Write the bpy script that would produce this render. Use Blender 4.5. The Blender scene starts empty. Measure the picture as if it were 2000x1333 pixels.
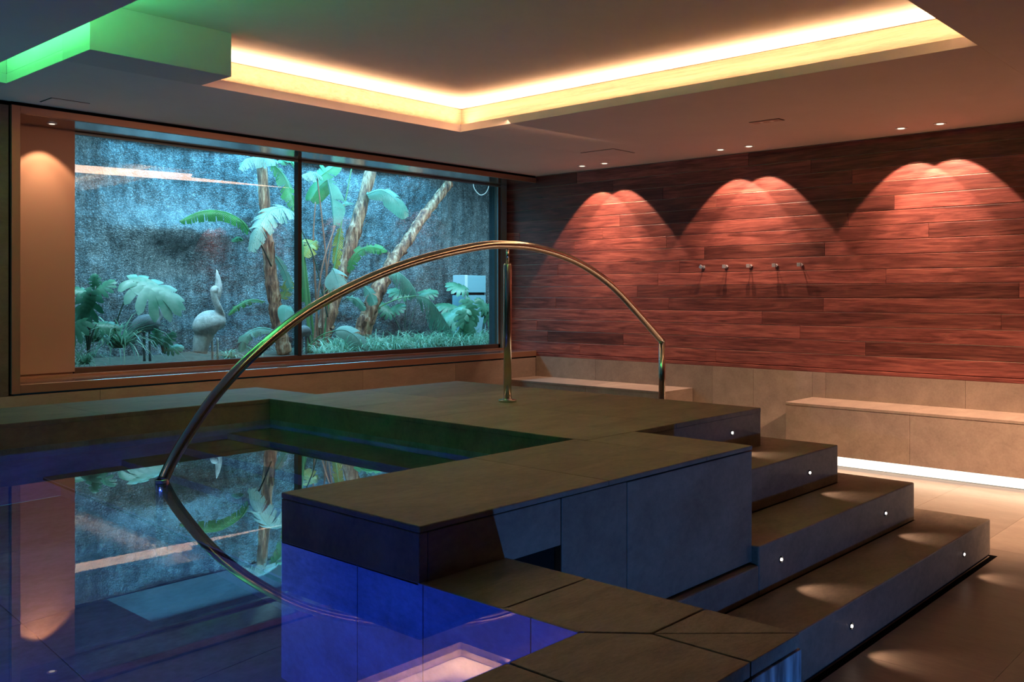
import bpy, bmesh, math, random
from mathutils import Vector, Matrix, noise
random.seed(7)
S = bpy.context.scene
COL = S.collection
PI = math.pi
def R(a): return math.radians(a)

# ------------------------------------------------------------ camera
F, VH, CH = 1829.0, 577.0, 1.4
TH = math.atan(1670 / 1829.0)
CO, SI = math.cos(TH), math.sin(TH)
cam = bpy.data.cameras.new('camera'); camo = bpy.data.objects.new('camera', cam); COL.objects.link(camo)
camo.location = (0, 0, CH); camo.rotation_euler = (R(90), 0, TH - R(90))
cam.sensor_width = 36; cam.lens = 36 * F / 2000.0
cam.shift_y = -(666.5 - VH) / 2000.0
cam.clip_start = .05
S.camera = camo
S.view_settings.view_transform = 'Standard'; S.view_settings.look = 'None'
S.view_settings.exposure = 0.55; S.view_settings.gamma = 1.0; S.view_settings.use_curve_mapping = False

# ------------------------------------------------------------ world (overcast teal daylight, seen only through the light well)
w = bpy.data.worlds.new('world'); S.world = w; w.use_nodes = True
bg = w.node_tree.nodes['Background']; bg.inputs[0].default_value = (0.03, .42, .62, 1); bg.inputs[1].default_value = .9

# ------------------------------------------------------------ lights
def area(name, loc, target, sx, sy, power, col, spread=180):
    l = bpy.data.lights.new(name, 'AREA'); l.shape = 'RECTANGLE'; l.size = sx; l.size_y = sy
    l.energy = power; l.color = col; l.spread = R(spread)
    o = bpy.data.objects.new(name, l); COL.objects.link(o); o.location = loc
    d = Vector(target) - Vector(loc)
    z = -d.normalized()
    x = Vector((1, 0, 0)) if abs(z.x) < .9 else Vector((0, 1, 0))
    y = z.cross(x).normalized(); x = y.cross(z).normalized()
    o.rotation_euler = Matrix((x, y, z)).transposed().to_euler()
    return o
def spot(name, loc, target, power, col, ang, blend, rad=.01):
    l = bpy.data.lights.new(name, 'SPOT'); l.energy = power; l.color = col
    l.spot_size = R(ang); l.spot_blend = blend; l.shadow_soft_size = rad
    o = bpy.data.objects.new(name, l); COL.objects.link(o); o.location = loc
    o.rotation_euler = (Vector(target) - Vector(loc)).to_track_quat('-Z', 'Y').to_euler()
    return o
WARM = (1.0, .60, .27)
ROSE = (1.0, .52, .36)
DOWN = [(5.950, 0), (5.665, 1), (4.353, 2), (4.067, 3), (2.736, 4), (2.440, 5), (1.10, 6), (.80, 7)]
for y, k in DOWN:
    spot('downlight_beam', (7.585, y, 2.712), (7.585 + .774, y, 0), 45, (1.0, .62, .45), 80, .14, .010)
    spot('downlight_core', (7.585, y, 2.712), (7.585 + .62, y, 0), 26, (1.0, .66, .46), 44, .5, .02)
# cove LED lines (warm) on the ledge of the tray
def cove(x0, y0, x1, y1, tx, ty, p, col=(1.0, .67, .38), spread=135, z=2.80, wd=.03):
    L = math.hypot(x1 - x0, y1 - y0); mx, my = (x0 + x1) / 2, (y0 + y1) / 2
    o = area('cove_line', (mx, my, z), (mx + tx, my + ty, z + .3), wd, L, p * L, col, spread)
    # long axis along the line
    zz = -(Vector((tx, ty, .3)).normalized()); yy = Vector((x1 - x0, y1 - y0, 0)).normalized(); xx = yy.cross(zz).normalized()
    o.rotation_euler = Matrix((xx, yy, zz)).transposed().to_euler()
cove(3.10, 5.62, 5.60, 5.62, 0, -.02, 8.0)
cove(5.53, 1.30, 5.53, 5.62, -.02, 0, 7.2)
cove(2.10, 1.33, 5.50, 1.33, 0, .02, 5.0)
cove(1.80, 3.3, 1.80, 6.25, .13, 0, 14, (.06, .80, .24), 150, 2.80, .03)
cove(1.80, 1.3, 1.80, 3.3, .13, 0, 4.5, (.07, .80, .24), 150, 2.80, .03)
# light bounced in the casing above the copper panel
spot('casing_downlight_beam', (2.775, 7.10, 2.640), (2.80, 7.26, 1.2), 24, (1.0, .62, .36), 84, .3, .012)
spot('casing_downlight_core', (2.775, 7.10, 2.640), (2.80, 7.28, 1.9), 9, (1.0, .70, .42), 50, .8, .012)
# garden daylight: the light well and added fill areas hidden under its soffit
area('well_daylight', (6.3, 8.97, 3.35), (6.3, 9.0, 0), 4.0, .9, 170, (.28, .73, 1.0))
area('garden_fill', (6.6, 7.62, 2.93), (6.6, 9.6, 1.1), 7.5, .10, 112, (.74, .89, .93), 130)
area('garden_fill_left', (3.5, 7.62, 2.93), (3.9, 9.6, 1.2), 2.5, .10, 27, (.68, .87, .95), 130)
# pool lamps (blue) under water, and one added fill
spot('pool_lamp_or_fill', (.35, 1.36, .10), (1.63, 1.95, .25), 12, (.02, .07, 1.0), 150, .6, .06)
spot('pool_lamp_or_fill', (-1.4, 2.2, .25), (1.8, 3.4, -.2), 150, (.02, .09, 1.0), 150, .8, .06)
spot('pool_lamp_or_fill', (.3, 1.5, .1), (1.0, 3.0, -.42), 13, (.02, .10, 1.0), 150, .8, .06)
spot('pool_lamp_or_fill', (.6, 2.6, .45), (2.7, 3.9, .4), 16, (.26, .36, .40), 120, .8, .06)  # added grey-green fill on the steps, standing for room light through the water
# blue floor lamp at the skirting in front of the walkway
spot('blue_floor_beam', (2.17, -.35, .05), (2.75, 1.8, -.95), 60, (.05, .25, .9), 124, .4, .015)
spot('room_fill_beam', (6.0, .2, 2.70), (6.75, 2.1, 0), 850, (1.0, .62, .43), 66, 1.0, .04)  # added warm fill for the floor and bench fronts, source out of view
# further added warm fill spots, out of view behind and beside the camera
for p in [(6.4, -.9), (-1.6, 3.2)]:
    spot('room_fill_beam', (*p, 2.70), (p[0], p[1], 0), 22, (1.0, .62, .40), 130, .6, .04)
area('window_wall_fill', (5.2, 4.9, 2.725), (5.3, 6.85, .8), 4.2, .10, 14, (1.0, .50, .30), 130)  # added area light to warm the window wall, no fitting behind it

# ------------------------------------------------------------ material helpers
def newmat(n):
    m = bpy.data.materials.new(n); m.use_nodes = True
    return m, m.node_tree, m.node_tree.nodes['Principled BSDF']
def N(nt, t, **k):
    n = nt.nodes.new(t)
    for a, b in k.items(): setattr(n, a, b)
    return n
def setv(n, **k):
    for a, b in k.items(): n.inputs[a.replace('_', ' ')].default_value = b
def ramp(nt, stops):
    r = N(nt, 'ShaderNodeValToRGB'); e = r.color_ramp.elements
    e[0].position, e[0].color = stops[0][0], (*stops[0][1], 1)
    e[1].position, e[1].color = stops[-1][0], (*stops[-1][1], 1)
    for p, c in stops[1:-1]:
        q = e.new(p); q.color = (*c, 1)
    return r
def bump(nt, b, src, s=.3, d=.01):
    bm = N(nt, 'ShaderNodeBump'); bm.inputs['Strength'].default_value = s; bm.inputs['Distance'].default_value = d
    nt.links.new(src, bm.inputs['Height']); nt.links.new(bm.outputs[0], b.inputs['Normal'])
def plain(n, c, rough=.5, metal=0, spec=.5):
    m, nt, b = newmat(n); b.inputs['Base Color'].default_value = (*c, 1)
    b.inputs['Roughness'].default_value = rough; b.inputs['Metallic'].default_value = metal
    b.inputs['Specular IOR Level'].default_value = spec
    return m
def stone(n, dark, light, rough=.5, scale=(1, 1, 1), sp=.45, bs=.25, vein=None):
    m, nt, b = newmat(n)
    tc = N(nt, 'ShaderNodeTexCoord'); mp = N(nt, 'ShaderNodeMapping'); mp.inputs['Scale'].default_value = scale
    mp.inputs['Rotation'].default_value = (0.3, .2, .5)
    nt.links.new(tc.outputs['Object'], mp.inputs[0])
    n1 = N(nt, 'ShaderNodeTexNoise'); setv(n1, Scale=3.0, Detail=8.0, Roughness=.62, Distortion=.6)
    n2 = N(nt, 'ShaderNodeTexNoise'); setv(n2, Scale=28.0, Detail=6.0, Roughness=.7)
    nt.links.new(mp.outputs[0], n1.inputs['Vector']); nt.links.new(mp.outputs[0], n2.inputs['Vector'])
    mx = N(nt, 'ShaderNodeMix'); mx.inputs[0].default_value = .4
    nt.links.new(n1.outputs[0], mx.inputs[2]); nt.links.new(n2.outputs[0], mx.inputs[3])
    r = ramp(nt, [(.36, dark), (.62, light)])
    nt.links.new(mx.outputs[0], r.inputs[0])
    isl = N(nt, 'ShaderNodeNewGeometry'); ir = N(nt, 'ShaderNodeMapRange'); setv(ir, To_Min=.86, To_Max=1.12)
    nt.links.new(isl.outputs['Random Per Island'], ir.inputs[0])
    hs = N(nt, 'ShaderNodeHueSaturation'); nt.links.new(r.outputs[0], hs.inputs['Color']); nt.links.new(ir.outputs[0], hs.inputs['Value'])
    nt.links.new(hs.outputs[0], b.inputs['Base Color'])
    b.inputs['Roughness'].default_value = rough; b.inputs['Specular IOR Level'].default_value = sp
    bump(nt, b, mx.outputs[0], bs, .01)
    return m
M = {}
M['slate'] = stone('dark_slate', (.118, .092, .066), (.210, .164, .116), .58, (1, 2.2, 1.5), .35, .22)
M['slate_path'] = stone('split_slate', (.09, .072, .052), (.22, .178, .125), .45, (1.6, 4.5, 1.5), .5, .6)
M['pool_tile'] = stone('pool_slate', (.10, .11, .13), (.22, .24, .28), .5, (1, 1.5, 1), .4, .2)
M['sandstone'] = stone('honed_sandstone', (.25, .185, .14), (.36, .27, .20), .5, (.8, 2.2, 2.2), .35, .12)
M['dark_sandstone'] = stone('dark_brown_stone', (.10, .075, .05), (.16, .12, .08), .5, (.8, 2, 2), .3, .15)  # darker brown stone of the left and back walls
M['floor'] = stone('floor_stone', (.17, .125, .09), (.25, .19, .135), .42, (2.2, .7, 1), .4, .12)
M['plaster'] = stone('ceiling_plaster', (.60, .50, .44), (.63, .53, .47), .9, (1, 1, 1), .1, .02)
M['fascia'] = stone('wood_grained_fascia', (.20, .15, .11), (.33, .25, .18), .7, (6, .6, 14), .1, .3)
M['black'] = plain('shadow_gap', (.004, .004, .004), .9, 0, 0)
M['mortar'] = plain('dark_joint', (.012, .011, .010), .9, 0, 0)
M['copper'] = plain('copper_painted_aluminium', (.30, .155, .095), .38, .35)
M['copper_panel'] = plain('copper_toned_panel', (.33, .185, .13), .45, .15)
M['lining'] = plain('glossy_casing_lining', (.36, .25, .20), .14, .75)
M['board_glint'] = plain('painted_edge_highlight', (.72, .58, .42), .4)  # pale colour stands in for light caught on the board edges
M['frame_dark'] = plain('window_profile', (.10, .055, .040), .35, .3)
M['frame_grey'] = plain('grey_gasket', (.18, .26, .28), .4, .2)
M['sill'] = plain('polished_sill', (.62, .54, .50), .10, .9)
M['mullion'] = plain('black_mullion', (.008, .009, .011), .4)
M['white_ring'] = plain('white_lamp_ring', (.75, .70, .64), .4)
M['vent'] = plain('vent_plate', (.46, .33, .27), .5)
M['hatch'] = M['plaster']

def steel():
    m, nt, b = newmat('brushed_steel')
    b.inputs['Base Color'].default_value = (.62, .58, .52, 1); b.inputs['Metallic'].default_value = 1; b.inputs['Roughness'].default_value = .16
    return m
M['steel'] = steel()
M['chrome'] = plain('chrome', (.8, .82, .85), .18, .75)
def emis(n, c, s):
    m = bpy.data.materials.new(n); m.use_nodes = True; nt = m.node_tree; nt.nodes.remove(nt.nodes['Principled BSDF'])
    e = N(nt, 'ShaderNodeEmission'); e.inputs[0].default_value = (*c, 1); e.inputs[1].default_value = s
    nt.links.new(e.outputs[0], nt.nodes['Material Output'].inputs[0]); return m
M['led'] = emis('led_diffuser', (1.0, .90, .76), 1.5)
M['lamp'] = emis('lamp_lens', (1.0, .85, .68), .9)
M['lamp_small'] = emis('step_lamp_lens', (1.0, .82, .70), 14.0)
M['lamp_dim'] = emis('dim_lamp_lens', (1.0, .75, .55), .8)
def wood():
    m, nt, b = newmat('mahogany_boards')
    tc = N(nt, 'ShaderNodeTexCoord'); geo = N(nt, 'ShaderNodeNewGeometry')
    off = N(nt, 'ShaderNodeVectorMath', operation='MULTIPLY_ADD')
    comb = N(nt, 'ShaderNodeCombineXYZ')
    for i in range(3): nt.links.new(geo.outputs['Random Per Island'], comb.inputs[i])
    nt.links.new(comb.outputs[0], off.inputs[0]); off.inputs[1].default_value = (13, 31, 17); nt.links.new(tc.outputs['Object'], off.inputs[2])
    mp = N(nt, 'ShaderNodeMapping'); mp.inputs['Scale'].default_value = (1, .9, 11); nt.links.new(off.outputs[0], mp.inputs[0])
    n1 = N(nt, 'ShaderNodeTexNoise'); setv(n1, Scale=1.6, Detail=9.0, Roughness=.62, Distortion=1.4); nt.links.new(mp.outputs[0], n1.inputs['Vector'])
    mp2 = N(nt, 'ShaderNodeMapping'); mp2.inputs['Scale'].default_value = (1, 3.0, 60); nt.links.new(off.outputs[0], mp2.inputs[0])
    n2 = N(nt, 'ShaderNodeTexNoise'); setv(n2, Scale=2.0, Detail=5.0, Roughness=.6); nt.links.new(mp2.outputs[0], n2.inputs['Vector'])
    mx = N(nt, 'ShaderNodeMix'); mx.inputs[0].default_value = .35
    nt.links.new(n1.outputs[0], mx.inputs[2]); nt.links.new(n2.outputs[0], mx.inputs[3])
    r = ramp(nt, [(.36, (.075, .018, .014)), (.5, (.20, .055, .042)), (.64, (.36, .108, .075))]); nt.links.new(mx.outputs[0], r.inputs[0])
    ir = N(nt, 'ShaderNodeMapRange'); setv(ir, To_Min=.55, To_Max=1.45); nt.links.new(geo.outputs['Random Per Island'], ir.inputs[0])
    hs = N(nt, 'ShaderNodeHueSaturation'); nt.links.new(r.outputs[0], hs.inputs['Color']); nt.links.new(ir.outputs[0], hs.inputs['Value'])
    nt.links.new(hs.outputs[0], b.inputs['Base Color'])
    b.inputs['Roughness'].default_value = .42; b.inputs['Specular IOR Level'].default_value = .45
    bump(nt, b, mx.outputs[0], .25, .004)
    return m
M['wood'] = wood()
def schlick(nt, f0):     # reflectance that is the same from both sides of the sheet
    geo = N(nt, 'ShaderNodeNewGeometry'); dp = N(nt, 'ShaderNodeVectorMath', operation='DOT_PRODUCT')
    nt.links.new(geo.outputs['Normal'], dp.inputs[0]); nt.links.new(geo.outputs['Incoming'], dp.inputs[1])
    ab = N(nt, 'ShaderNodeMath', operation='ABSOLUTE'); nt.links.new(dp.outputs['Value'], ab.inputs[0])
    om = N(nt, 'ShaderNodeMath', operation='SUBTRACT'); om.inputs[0].default_value = 1; nt.links.new(ab.outputs[0], om.inputs[1])
    pw = N(nt, 'ShaderNodeMath', operation='POWER'); nt.links.new(om.outputs[0], pw.inputs[0]); pw.inputs[1].default_value = 5
    ma = N(nt, 'ShaderNodeMath', operation='MULTIPLY_ADD'); nt.links.new(pw.outputs[0], ma.inputs[0]); ma.inputs[1].default_value = 1 - f0; ma.inputs[2].default_value = f0
    return ma
def thin_glass(n, ior, tint):
    m = bpy.data.materials.new(n); m.use_nodes = True; nt = m.node_tree; nt.nodes.remove(nt.nodes['Principled BSDF'])
    t = N(nt, 'ShaderNodeBsdfTransparent'); t.inputs[0].default_value = (*tint, 1)
    g = N(nt, 'ShaderNodeBsdfGlossy'); g.inputs['Roughness'].default_value = 0; g.inputs[0].default_value = (1, 1, 1, 1)
    f = schlick(nt, ior)
    x = N(nt, 'ShaderNodeMixShader'); nt.links.new(f.outputs[0], x.inputs[0]); nt.links.new(t.outputs[0], x.inputs[1]); nt.links.new(g.outputs[0], x.inputs[2])
    nt.links.new(x.outputs[0], nt.nodes['Material Output'].inputs[0]); return m
M['glass'] = thin_glass('window_glass', .036, (.72, .92, .98))
def water():
    m = bpy.data.materials.new('pool_water'); m.use_nodes = True; nt = m.node_tree; nt.nodes.remove(nt.nodes['Principled BSDF'])
    t = N(nt, 'ShaderNodeBsdfRefraction'); t.inputs[0].default_value = (.88, .93, 1, 1); t.inputs['IOR'].default_value = 1.33; t.inputs['Roughness'].default_value = 0
    g = N(nt, 'ShaderNodeBsdfGlossy'); g.inputs['Roughness'].default_value = 0; g.inputs[0].default_value = (1, 1, 1, 1)
    f = schlick(nt, .055)
    x = N(nt, 'ShaderNodeMixShader'); nt.links.new(f.outputs[0], x.inputs[0]); nt.links.new(t.outputs[0], x.inputs[1]); nt.links.new(g.outputs[0], x.inputs[2])
    nt.links.new(x.outputs[0], nt.nodes['Material Output'].inputs[0]); return m
M['water'] = water()
def rock():
    m, nt, b = newmat('rough_concrete_rock')
    tc = N(nt, 'ShaderNodeTexCoord')
    n1 = N(nt, 'ShaderNodeTexNoise'); setv(n1, Scale=1.3, Detail=5.0, Roughness=.6)
    n2 = N(nt, 'ShaderNodeTexNoise'); setv(n2, Scale=48.0, Detail=8.0, Roughness=.75)
    mp = N(nt, 'ShaderNodeMapping'); mp.inputs['Scale'].default_value = (9, 9, 1.0); nt.links.new(tc.outputs['Object'], mp.inputs[0])
    n3 = N(nt, 'ShaderNodeTexNoise'); setv(n3, Scale=1.5, Detail=4.0)
    nt.links.new(tc.outputs['Object'], n1.inputs['Vector']); nt.links.new(tc.outputs['Object'], n2.inputs['Vector']); nt.links.new(mp.outputs[0], n3.inputs['Vector'])
    a = N(nt, 'ShaderNodeMix'); a.inputs[0].default_value = .5; nt.links.new(n1.outputs[0], a.inputs[2]); nt.links.new(n3.outputs[0], a.inputs[3])
    c = N(nt, 'ShaderNodeMix'); c.inputs[0].default_value = .5; nt.links.new(a.outputs[0], c.inputs[2]); nt.links.new(n2.outputs[0], c.inputs[3])
    r = ramp(nt, [(.40, (.03, .045, .055)), (.485, (.17, .22, .25)), (.60, (.50, .57, .60))]); nt.links.new(c.outputs[0], r.inputs[0])
    nt.links.new(r.outputs[0], b.inputs['Base Color']); b.inputs['Roughness'].default_value = .75
    v = N(nt, 'ShaderNodeTexVoronoi'); v.inputs['Scale'].default_value = 60; nt.links.new(tc.outputs['Object'], v.inputs['Vector'])
    d = N(nt, 'ShaderNodeMix'); d.inputs[0].default_value = .4; nt.links.new(n2.outputs[0], d.inputs[2]); nt.links.new(v.outputs[0], d.inputs[3])
    pit = N(nt, 'ShaderNodeMapRange'); setv(pit, From_Min=.10, From_Max=.45, To_Min=1.15, To_Max=.45); nt.links.new(v.outputs[0], pit.inputs[0])
    hp = N(nt, 'ShaderNodeHueSaturation'); nt.links.new(r.outputs[0], hp.inputs['Color']); nt.links.new(pit.outputs[0], hp.inputs['Value']); nt.links.new(hp.outputs[0], b.inputs['Base Color'])
    bump(nt, b, d.outputs[0], 1.0, .05)
    return m
M['rock'] = rock()
def leafmat(n, c1, c2, rib, freq=34):
    m, nt, b = newmat(n)
    uv = N(nt, 'ShaderNodeUVMap'); sep = N(nt, 'ShaderNodeSeparateXYZ'); nt.links.new(uv.outputs[0], sep.inputs[0])
    ab = N(nt, 'ShaderNodeMath', operation='ABSOLUTE'); nt.links.new(sep.outputs[1], ab.inputs[0])
    ma = N(nt, 'ShaderNodeMath', operation='MULTIPLY_ADD'); nt.links.new(ab.outputs[0], ma.inputs[0]); ma.inputs[1].default_value = -.12; nt.links.new(sep.outputs[0], ma.inputs[2])
    mu = N(nt, 'ShaderNodeMath', operation='MULTIPLY'); nt.links.new(ma.outputs[0], mu.inputs[0]); mu.inputs[1].default_value = freq * 2 * PI
    sn = N(nt, 'ShaderNodeMath', operation='SINE'); nt.links.new(mu.outputs[0], sn.inputs[0])
    no = N(nt, 'ShaderNodeTexNoise'); setv(no, Scale=5.0, Detail=3.0); tc = N(nt, 'ShaderNodeTexCoord'); nt.links.new(tc.outputs['Object'], no.inputs['Vector'])
    r = ramp(nt, [(.35, c1), (.65, c2)]); nt.links.new(no.outputs[0], r.inputs[0])
    mr = N(nt, 'ShaderNodeMapRange'); setv(mr, From_Min=.2, From_Max=1.0, To_Min=0, To_Max=.65); nt.links.new(sn.outputs[0], mr.inputs[0])
    mx = N(nt, 'ShaderNodeMix', data_type='RGBA'); nt.links.new(mr.outputs[0], mx.inputs[0]); nt.links.new(r.outputs[0], mx.inputs[6]); mx.inputs[7].default_value = (*rib, 1)
    nt.links.new(mx.outputs[2], b.inputs['Base Color']); b.inputs['Roughness'].default_value = .35
    b.inputs['Transmission Weight'].default_value = 0
    bump(nt, b, sn.outputs[0], .5, .004)
    tr = N(nt, 'ShaderNodeBsdfTranslucent'); nt.links.new(mx.outputs[2], tr.inputs[0])
    ms = N(nt, 'ShaderNodeMixShader'); ms.inputs[0].default_value = .3
    nt.links.new(b.outputs[0], ms.inputs[1]); nt.links.new(tr.outputs[0], ms.inputs[2]); nt.links.new(ms.outputs[0], nt.nodes['Material Output'].inputs[0])
    return m
M['leaf'] = leafmat('banana_leaf_green', (.02, .11, .03), (.05, .24, .06), (.12, .36, .15), 52)
M['leaf_pale'] = leafmat('banana_leaf_pale', (.10, .24, .19), (.24, .40, .34), (.70, .82, .78), 40)
M['leaf_blue'] = leafmat('banana_leaf_bluegreen', (.04, .16, .12), (.09, .27, .20), (.34, .55, .46), 44)
M['leaf_olive'] = leafmat('banana_leaf_yellowing', (.20, .20, .03), (.36, .30, .06), (.12, .20, .04), 20)
M['leaf_fern'] = leafmat('broad_leaf_green', (.03, .15, .08), (.14, .36, .25), (.14, .36, .25), .02)
M['leaf_mon'] = leafmat('split_leaf_grey_green', (.09, .27, .19), (.34, .52, .45), (.34, .52, .45), .02)
M['grass'] = leafmat('lilyturf_green', (.10, .28, .17), (.42, .62, .50), (.15, .34, .2), 1)
M['stem'] = plain('green_stem', (.08, .20, .08), .4)
M['stem_red'] = plain('reddish_stem', (.22, .10, .07), .45)
M['stem_dark'] = plain('dark_stem', (.03, .06, .05), .4)
def trunkmat():
    m, nt, b = newmat('banana_trunk')
    tc = N(nt, 'ShaderNodeTexCoord'); mp = N(nt, 'ShaderNodeMapping'); mp.inputs['Scale'].default_value = (14, 14, 2.2); nt.links.new(tc.outputs['Object'], mp.inputs[0])
    n1 = N(nt, 'ShaderNodeTexNoise'); setv(n1, Scale=1.5, Detail=7.0, Roughness=.7); nt.links.new(mp.outputs[0], n1.inputs['Vector'])
    r = ramp(nt, [(.38, (.04, .018, .014)), (.48, (.20, .08, .045)), (.56, (.38, .19, .11)), (.72, (.66, .50, .38))]); nt.links.new(n1.outputs[0], r.inputs[0])
    nt.links.new(r.outputs[0], b.inputs['Base Color']); b.inputs['Roughness'].default_value = .7
    bump(nt, b, n1.outputs[0], .8, .02); return m
M['trunk'] = trunkmat()
M['statue'] = stone('weathered_cast_stone', (.30, .33, .34), (.62, .65, .66), .7, (8, 8, 8), .3, .8)
M['statue_dark'] = stone('dark_cast_stone', (.10, .13, .15), (.24, .27, .29), .7, (8, 8, 8), .3, .8)
M['soil'] = stone('garden_soil', (.03, .035, .03), (.08, .085, .07), .95, (6, 6, 6), .1, 1.0)
M['concrete'] = stone('garden_soffit_concrete', (.035, .045, .05), (.06, .07, .08), .8, (1, 1, 1), .2, .2)
M['cabinet'] = plain('grey_blue_plastic', (.22, .40, .48), .4)
M['cabinet_side'] = plain('pale_grey_plastic', (.55, .64, .68), .5)
M['cable'] = plain('white_cable', (.75, .78, .78), .4)

# ------------------------------------------------------------ mesh helpers
class MB:
    def __init__(s): s.bm = bmesh.new(); s.uv = s.bm.loops.layers.uv.new('UVMap')
    def box(s, a, b):
        x0, y0, z0 = a; x1, y1, z1 = b
        v = [s.bm.verts.new(p) for p in [(x0, y0, z0), (x1, y0, z0), (x1, y1, z0), (x0, y1, z0), (x0, y0, z1), (x1, y0, z1), (x1, y1, z1), (x0, y1, z1)]]
        for f in [(3, 2, 1, 0), (4, 5, 6, 7), (0, 1, 5, 4), (1, 2, 6, 5), (2, 3, 7, 6), (3, 0, 4, 7)]: s.bm.faces.new([v[i] for i in f])
        return s
    def prism(s, pts, z0, z1):
        n = len(pts); lo = [s.bm.verts.new((x, y, z0)) for x, y in pts]; hi = [s.bm.verts.new((x, y, z1)) for x, y in pts]
        s.bm.faces.new(lo[::-1]); s.bm.faces.new(hi)
        for i in range(n):
            j = (i + 1) % n; s.bm.faces.new([lo[i], lo[j], hi[j], hi[i]])
        return s
    def tube(s, pts, rad, seg=16, caps=True, up=None):
        P = [Vector(p) for p in pts]; n = len(P); rr = rad if isinstance(rad, (list, tuple)) else [rad] * n
        rings = []; prev = None
        for i in range(n):
            t = (P[min(i + 1, n - 1)] - P[max(i - 1, 0)]).normalized()
            if prev is None:
                a = Vector((0, 0, 1)) if abs(t.z) < .9 else Vector((1, 0, 0)); x = t.cross(a).normalized()
            else: x = (prev - t * prev.dot(t)).normalized()
            prev = x; y = t.cross(x)
            r = rr[i]; rx, ry = (r if isinstance(r, tuple) else (r, r))
            rings.append([s.bm.verts.new(P[i] + x * (rx * math.cos(2 * PI * k / seg)) + y * (ry * math.sin(2 * PI * k / seg))) for k in range(seg)])
        for i in range(n - 1):
            for k in range(seg):
                f = s.bm.faces.new([rings[i][k], rings[i][(k + 1) % seg], rings[i + 1][(k + 1) % seg], rings[i + 1][k]]); f.smooth = True
        if caps: s.bm.faces.new(rings[0][::-1]); s.bm.faces.new(rings[-1])
        return s
    def lathe(s, prof, c=(0, 0, 0), seg=32):
        rings = []
        for r, z in prof: rings.append([s.bm.verts.new((c[0] + r * math.cos(2 * PI * k / seg), c[1] + r * math.sin(2 * PI * k / seg), c[2] + z)) for k in range(seg)])
        for i in range(len(prof) - 1):
            for k in range(seg):
                s.bm.faces.new([rings[i][k], rings[i][(k + 1) % seg], rings[i + 1][(k + 1) % seg], rings[i + 1][k]])
        s.bm.faces.new(rings[0][::-1]); s.bm.faces.new(rings[-1]); return s
    def strip(s, rows, uvs=None, smooth=True):
        V = [[s.bm.verts.new(p) for p in r] for r in rows]
        for i in range(len(V) - 1):
            for j in range(len(V[i]) - 1):
                f = s.bm.faces.new([V[i][j], V[i][j + 1], V[i + 1][j + 1], V[i + 1][j]]); f.smooth = smooth
                if uvs:
                    for l, (a, b) in zip(f.loops, [(i, j), (i, j + 1), (i + 1, j + 1), (i + 1, j)]): l[s.uv].uv = uvs[a][b]
        return s
    def build(s, name, mat, parent=None, bevel=0, recalc=True):
        if recalc: bmesh.ops.recalc_face_normals(s.bm, faces=s.bm.faces)
        me = bpy.data.meshes.new(name); s.bm.to_mesh(me); s.bm.free(); me.materials.append(mat)
        o = bpy.data.objects.new(name, me); COL.objects.link(o)
        if parent: o.parent = parent
        if bevel:
            m = o.modifiers.new('bevel', 'BEVEL'); m.width = bevel; m.segments = 2; m.limit_method = 'ANGLE'; m.harden_normals = False
        return o
def tag(o, label, cat, group=None, kind=None):
    if label: o['label'] = label
    if cat: o['category'] = cat
    if group: o['group'] = group
    if kind: o['kind'] = kind
    return o
def struct(o): o['kind'] = 'structure'; return o
def empty(name, loc, label, cat, group=None):
    o = bpy.data.objects.new(name, None); COL.objects.link(o); o.location = loc; o.empty_display_size = .1
    return tag(o, label, cat, group)
def par(o, root):
    o.parent = root; o.matrix_parent_inverse = Matrix.Translation(-root.location); return o
def at(u, v, Y):
    k = (u - 1000) / F; dx = CO + k * SI; dy = SI - k * CO; t = Y / dy
    return Vector((t * dx, Y, CH - (v - VH) / F * t))
def pxm(u, Y):   # metres per photo pixel at that depth
    k = (u - 1000) / F; return Y / (SI - k * CO) / F

# ------------------------------------------------------------ levels
ZC, ZU = 2.73, 2.995          # soffit and tray ceiling
XW, YW, YG = 7.91, 6.85, 7.34  # wood wall, window wall, glass plane
PZ, WZ = .80, .652            # platform top and water level
X0, Y0 = -3.6, -2.6           # back of the room

# ------------------------------------------------------------ room shell
b = MB()
g = .0015
# floor slabs with fine joints over a dark bed
xs = [2.05] + [2.6 + .9 * i for i in range(7)]
xs = [-3.6, -1.8, 0, 1.8, 3.6, 5.6, 7.4, 8.1]
ys = [-2.6, -1.4, -.2, 1.0, 1.6, 2.2, 2.8, 3.4, 4.0, 4.6, 5.2, 5.8, 6.4, 7.0]
for i in range(len(xs) - 1):
    for j in range(len(ys) - 1):
        x0, x1, y0, y1 = xs[i], min(xs[i + 1], XW), ys[j], min(ys[j + 1], YW)
        if x0 < 1.5 and y0 >= .99: continue     # the basin
        b.box((x0 + g * .5, y0 + g * .5, -.02), (x1 - g * .5, y1 - g * .5, 0))
struct(b.build('floor', M['floor'], None, 0))
struct(MB().box((X0, Y0, -.06), (XW, .99, -.021)).box((1.8, .99, -.06), (XW, YW, -.021)).build('floor_bed', M['mortar']))['kind'] = 'structure'

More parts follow.
